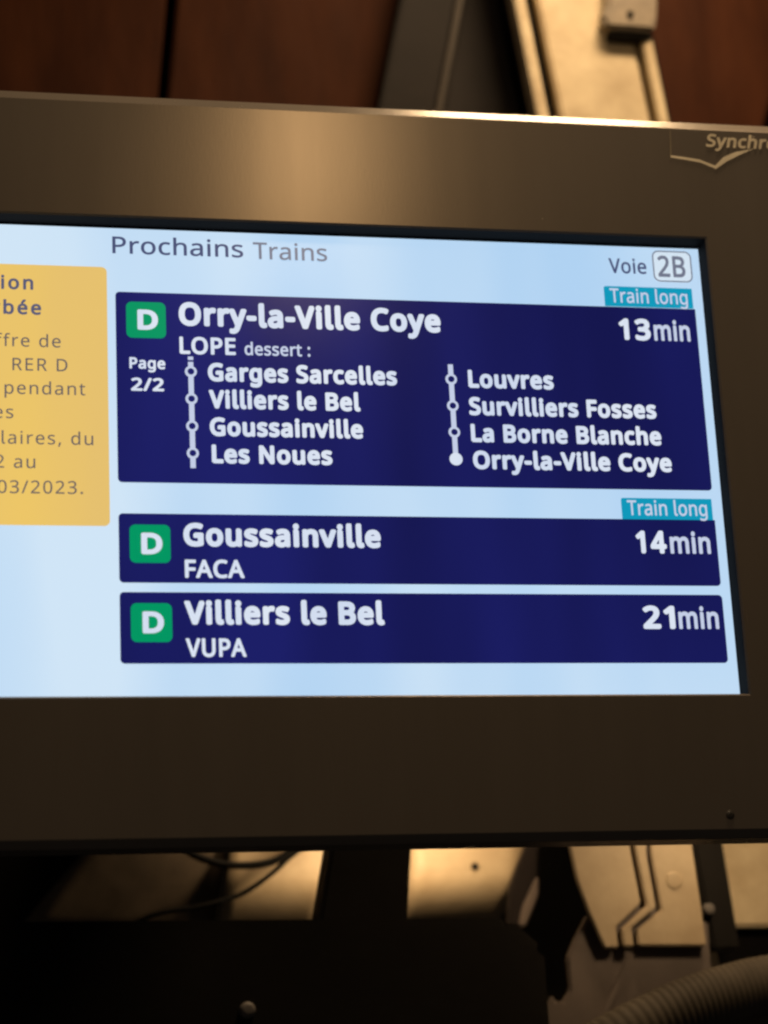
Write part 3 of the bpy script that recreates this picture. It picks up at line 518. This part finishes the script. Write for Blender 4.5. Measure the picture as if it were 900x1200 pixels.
gp = empty('gusset_plate', pt(720, 1150, 0.43))
tag(gp, 'dark brown notched gusset plate hanging below the cream cover plate', 'plate')
keep(pprism('plate', [(690, 1070), (830, 1080), (842, 1260), (600, 1260), (633, 1198), (648, 1165), (652, 1174), (660, 1174), (668, 1160), (665, 1122), (674, 1100)], 0.416, 0.012, M['brownplate'], bev=0.002), gp)
keep(pprism('fold', [(742, 1108), (750, 1108), (700, 1215), (690, 1215)], 0.4125, 0.006, M['brownplate'], bev=0.001), gp)
slot = empty('slot_bar', pt(835, 1040, 0.455))
tag(slot, 'narrow black bar with a tiny screw between the cover plate and the cream beam', 'bar')
keep(pprism('bar', [(802, 930), (838, 930), (868, 1112), (836, 1114)], 0.455, 0.02, M['blackmetal'], bev=0.003), slot)
keep(from_bm('screw', disc_bm(pt(832, 1065, 0.4435), 0.006, 0.012, dome=0.001), M['bolt']), slot)

hose = from_bm('ribbed_hose', tube_bm([pt(470, 1440, 0.79), pt(480, 1400, 0.55), pt(560, 1330, 0.36), pt(680, 1245, 0.33), pt(780, 1192, 0.33), pt(850, 1166, 0.33), pt(920, 1152, 0.33), pt(1040, 1150, 0.33)], 0.0275, 24, 0.018, 0.0050), M['hose'], smooth=True)
tag(hose, 'grey ribbed flexible hose in the lower right corner', 'hose')

# ------------------------------------------------------------------ the display
disp = empty('information_display', (-0.355, 0.0, -0.125))
tag(disp, 'wide bronze framed station screen listing the next trains in white on navy', 'display')
FY = -0.020                                     # front of the bezel; the LCD lies at y = 0
X0, X1 = -0.850, 0.140                          # outer frame
Z0, Z1 = -0.122, 0.519
OX0, OX1 = -0.715, pt(827, 281, FY).x           # opening
OZ0, OZ1 = pt(430, 814.5, FY).z, pt(430, 264.5, FY).z
def bezel_bm():
    bm = bmesh.new()
    bev = 0.013
    def loop(x0, x1, z0, z1, y): return [bm.verts.new(p) for p in ((x0, y, z0), (x1, y, z0), (x1, y, z1), (x0, y, z1))]
    loops = [loop(X0, X1, Z0, Z1, FY + 0.040)]
    for inset, back in ((0.0, bev), (bev * 0.07, bev * 0.88), (bev * 0.9, bev * 0.08), (bev, 0.0)):
        loops.append(loop(X0 + inset, X1 - inset, Z0 + inset * 0.45, Z1 - inset, FY + back))
    loops.append(loop(OX0 - .0015, OX1 + .0015, OZ0 - .0015, OZ1 + .0015, FY))
    loops.append(loop(OX0, OX1, OZ0, OZ1, FY + 0.0015))
    for a, b in zip(loops, loops[1:]):
        for i in range(4): bm.faces.new((a[i], a[(i + 1) % 4], b[(i + 1) % 4], b[i]))
    return bm
bz = from_bm('bezel', bezel_bm(), M['bezel'])
# recess walls and the black rim around the LCD
bm = bmesh.new()
def lp4(x0, x1, z0, z1, y): return [bm.verts.new(p) for p in ((x0, y, z0), (x1, y, z0), (x1, y, z1), (x0, y, z1))]
a = lp4(OX0 - .0001, OX1 + .0001, OZ0 - .0001, OZ1 + .0001, FY + .0016); b_ = lp4(OX0 - .0001, OX1 + .0001, OZ0 - .0001, OZ1 + .0001, 0.0)
c_ = lp4(-0.711, 0.0, -0.006, 0.400, 0.0)
for u, v in ((a, b_), (b_, c_)):
    for i in range(4): bm.faces.new((u[i], u[(i + 1) % 4], v[(i + 1) % 4], v[i]))
rim = from_bm('recess_rim', bm, M['black'])
rear = from_bm('rear_casing', box_bm(-0.78, 0.07, 0.0205, 0.11, -0.075, 0.47, 0.006), M['casing'])
arm = from_bm('mounting_arm', box_bm(-0.42, -0.32, 0.1105, 0.80, 0.24, 0.32, 0.004), M['casing'])
D = [bz, rim, rear, arm]

L1, L2, L3 = -0.0005, -0.0010, -0.0015
scr = rrect('screen', -0.711, 0.0, -0.006, 0.400, 0.0001, S_bg, None, 0.0005, (0, 0, 0, 0)); D.append(scr)
tag(scr, 'pale blue lit screen surface')
H = lambda *a, **k: D.append(lettering(*a, **k))
hd = empty('screen_heading', (0, 0, 0)); 
# heading
h1 = lettering('Prochains', -0.5142, -0.4042, 0.3768, 0.0152, S_slate, None, L1, 0.010, name='heading_lettering'); D.append(h1)
h2 = lettering('Trains', -0.3958, -0.3324, 0.3760, 0.0152, S_grey, None, L1, 0.008, name='heading_lettering'); D.append(h2)
bpy.data.objects.remove(hd)
# platform box
pv = lettering('Voie', -0.0834, -0.0494, 0.3741, 0.0138, S_slate, None, L1, 0.014, name='platform_word'); D.append(pv)
pb = rrect('platform_box', -0.0435, -0.0077, 0.3672, 0.3966, 0.006, S_white2, None, L1); D.append(pb)
def sub(o, p): o.parent = p; return o
sub(rrect('outline', -0.0435, -0.0077, 0.3672, 0.3966, 0.006, S_grey, None, L2, hole=0.0012), pb)
sub(lettering('2B', -0.0390, -0.0140, 0.3718, 0.0198, S_grey, None, L2, 0.018), pb)

# departure cards
CX0, CX1 = -0.5122, -0.0081
def card(z0, z1, label):
    c = rrect('departure_card', CX0, CX1, z0, z1, 0.0035, S_navy, None, L1, (1, 1, 0 if 'tag' in label else 1, 1))
    c['label'] = label; D.append(c); return c
def badge(p, z1):
    sub(rrect('line_badge', -0.5036, -0.4708, z1 - 0.0320, z1, 0.0048, S_green, None, L2), p)
    sub(lettering('D', -0.4944, -0.4774, z1 - 0.0248, 0.0176, S_white, None, L3, 0.040), p)
def length_tag(p, z0):
    sub(rrect('length_tag', -0.0899, -0.0098, z0, z0 + 0.0188, 0.002, S_teal, None, L2, (0, 0, 0, 1)), p)
    sub(lettering('Train long', -0.0850, -0.0146, z0 + 0.0034, 0.0132, S_soft, None, L3, 0.012), p)
BW = 0.045      # bold weight
def minutes(p, num, base, x0, xm, x1):
    sub(lettering(num, x0, xm - 0.0030, base, 0.0195, S_white, None, L2, BW * 0.9), p)
    sub(lettering('min', xm, x1, base, 0.0188, S_soft, None, L2, 0.028), p)

k1 = card(0.1762, 0.3424, 'tall navy card with tag for Orry-la-Ville Coye, listing stops')
badge(k1, 0.3336); length_tag(k1, 0.3426)
T = lambda p, s, a, b, base, cap, w=BW, m=S_white, tr=0.0: sub(lettering(s, a, b, base, cap, m, None, L2, w, tr), p)
T(k1, 'Orry-la-Ville Coye', -0.4600, -0.2370, 0.3137, 0.0205)
T(k1, 'LOPE', -0.4599, -0.4131, 0.2885, 0.0150, 0.028)
T(k1, 'dessert :', -0.4057, -0.3503, 0.2888, 0.0112, 0.020, S_soft)
T(k1, 'Page', -0.5015, -0.4720, 0.2745, 0.0098, 0.030)
T(k1, '2/2', -0.5005, -0.4734, 0.2551, 0.0112, 0.030)
for s, a, b, base in (('Garges Sarcelles', -0.4369, -0.2774, 0.2650), ('Villiers le Bel', -0.4366, -0.3098, 0.2412),
                      ('Goussainville', -0.4365, -0.3085, 0.2172), ('Les Noues', -0.4355, -0.3354, 0.1936),
                      ('Louvres', -0.2159, -0.1412, 0.2645), ('Survilliers Fosses', -0.2166, -0.0520, 0.2400),
                      ('La Borne Blanche', -0.2164, -0.0495, 0.2160), ('Orry-la-Ville Coye', -0.2160, -0.0423, 0.1922)):
    T(k1, s, a, b, base, 0.0158, 0.043)
minutes(k1, '13', 0.3118, -0.0792, -0.0478, -0.0151)
def route(p, x, z_top, z_bot, rings, dots):
    sub(rrect('route_line', x - 0.0022, x + 0.0022, z_bot, z_top, 0.0001, S_soft, None, L2, (0, 0, 0, 0)), p)
    for z in rings:
        sub(ring_flat('stop_ring', x, z, 0.0050, 0.0, S_soft, None, L2 - 0.0001), p)
        sub(ring_flat('stop_centre', x, z, 0.0028, 0.0, S_navy, None, L3), p)
    for z in dots: sub(ring_flat('terminus_dot', x, z, 0.0056, 0.0, S_white, None, L3), p)
route(k1, -0.4510, 0.2815, 0.1890, (0.2729, 0.2490, 0.2252, 0.2018), ())
sub(rrect('route_dash', -0.4532, -0.4488, 0.2832, 0.2862, 0.0001, S_soft, None, L2, (0, 0, 0, 0)), k1)
route(k1, -0.2306, 0.2850, 0.2004, (0.2716, 0.2478, 0.2243), (0.2004,))

k2 = card(0.0920, 0.1499, 'short navy card with tag for Goussainville, fourteen minutes')
badge(k2, 0.1404); length_tag(k2, 0.1497)
T(k2, 'Goussainville', -0.4603, -0.2980, 0.1227, 0.0192)
T(k2, 'FACA', -0.4597, -0.4115, 0.0962, 0.0150, 0.028)
minutes(k2, '14', 0.1200, -0.0797, -0.0500, -0.0144)

k3 = card(0.0256, 0.0842, 'lowest navy card, for Villiers le Bel, twenty-one minutes')
badge(k3, 0.0750)
T(k3, 'Villiers le Bel', -0.4609, -0.2981, 0.0576, 0.0192)
T(k3, 'VUPA', -0.4603, -0.4118, 0.0310, 0.0150, 0.028)
minutes(k3, '21', 0.0547, -0.0792, -0.0482, -0.0132)

# yellow notice, cut by the left edge of the picture
nt_ = rrect('notice_card', -0.697, -0.5191, 0.139, 0.3641, 0.0045, S_yellow, None, L1)
nt_['label'] = 'yellow service notice card at the left of the screen'; D.append(nt_)
def N_(s, right, base, cap, w, m, tr, size_right=None):
    o = lettering(s, 0.0, None, base, cap, m, None, L2, w, tr)
    dx = right - max(v.co.x for v in o.data.vertices)
    for v in o.data.vertices: v.co.x += dx
    sub(o, nt_)
N_('Circulation', -0.5796, 0.3415, 0.0122, 0.026, S_noteb, 0.075)
N_('perturbée', -0.5732, 0.3195, 0.0122, 0.026, S_noteb, 0.075)
for s, r, z in (("L'offre de", -0.5575, 0.2912), ('RER D', -0.5521, 0.2704), ('pendant', -0.5378, 0.2500), ('les', -0.5958, 0.2290),
                ('scolaires, du', -0.5318, 0.2072), ('2 au', -0.5784, 0.1868), ('03/2023.', -0.5404, 0.1655)):
    N_(s, r, z, 0.0108, 0.004, S_note, 0.062)

# worn sticker at the upper right of the bezel
stz = pt(827, 171, FY).z; stx = pt(827, 171, FY).x
st = lettering('Synchroni', stx, stx + 0.083, stz - 0.001, 0.0125, M['print'], None, FY - 0.0006, 0.030, 0.0, 0.22, name='sticker_lettering'); D.append(st)
bm = bmesh.new()
swoosh = [(786, 182), (802, 184), (820, 187), (838, 194), (848, 184), (862, 178), (884, 174), (866, 182), (852, 189), (839, 198), (821, 190.5), (802, 187), (786, 184.5)]
bm.faces.new([bm.verts.new(pt(x, y, FY - 0.0006)) for x, y in swoosh])
sw = from_bm('sticker_swoosh', bm, M['print']); D.append(sw)
bm = bmesh.new()
bm.faces.new([bm.verts.new(pt(x, y, FY - 0.0004)) for x, y in ((784.5, 153), (786, 153), (787, 186), (785.5, 186))])
D.append(from_bm('sticker_edge', bm, M['film']))
for o in D: keep(o, disp)
# screws on the lower bezel
for px, py in ((856, 955),):
    keep(from_bm('bezel_screw', disc_bm(pt(px, py, FY - 0.0006), 0.0036, 0.002, dome=0.0004), M['casing']), disp)
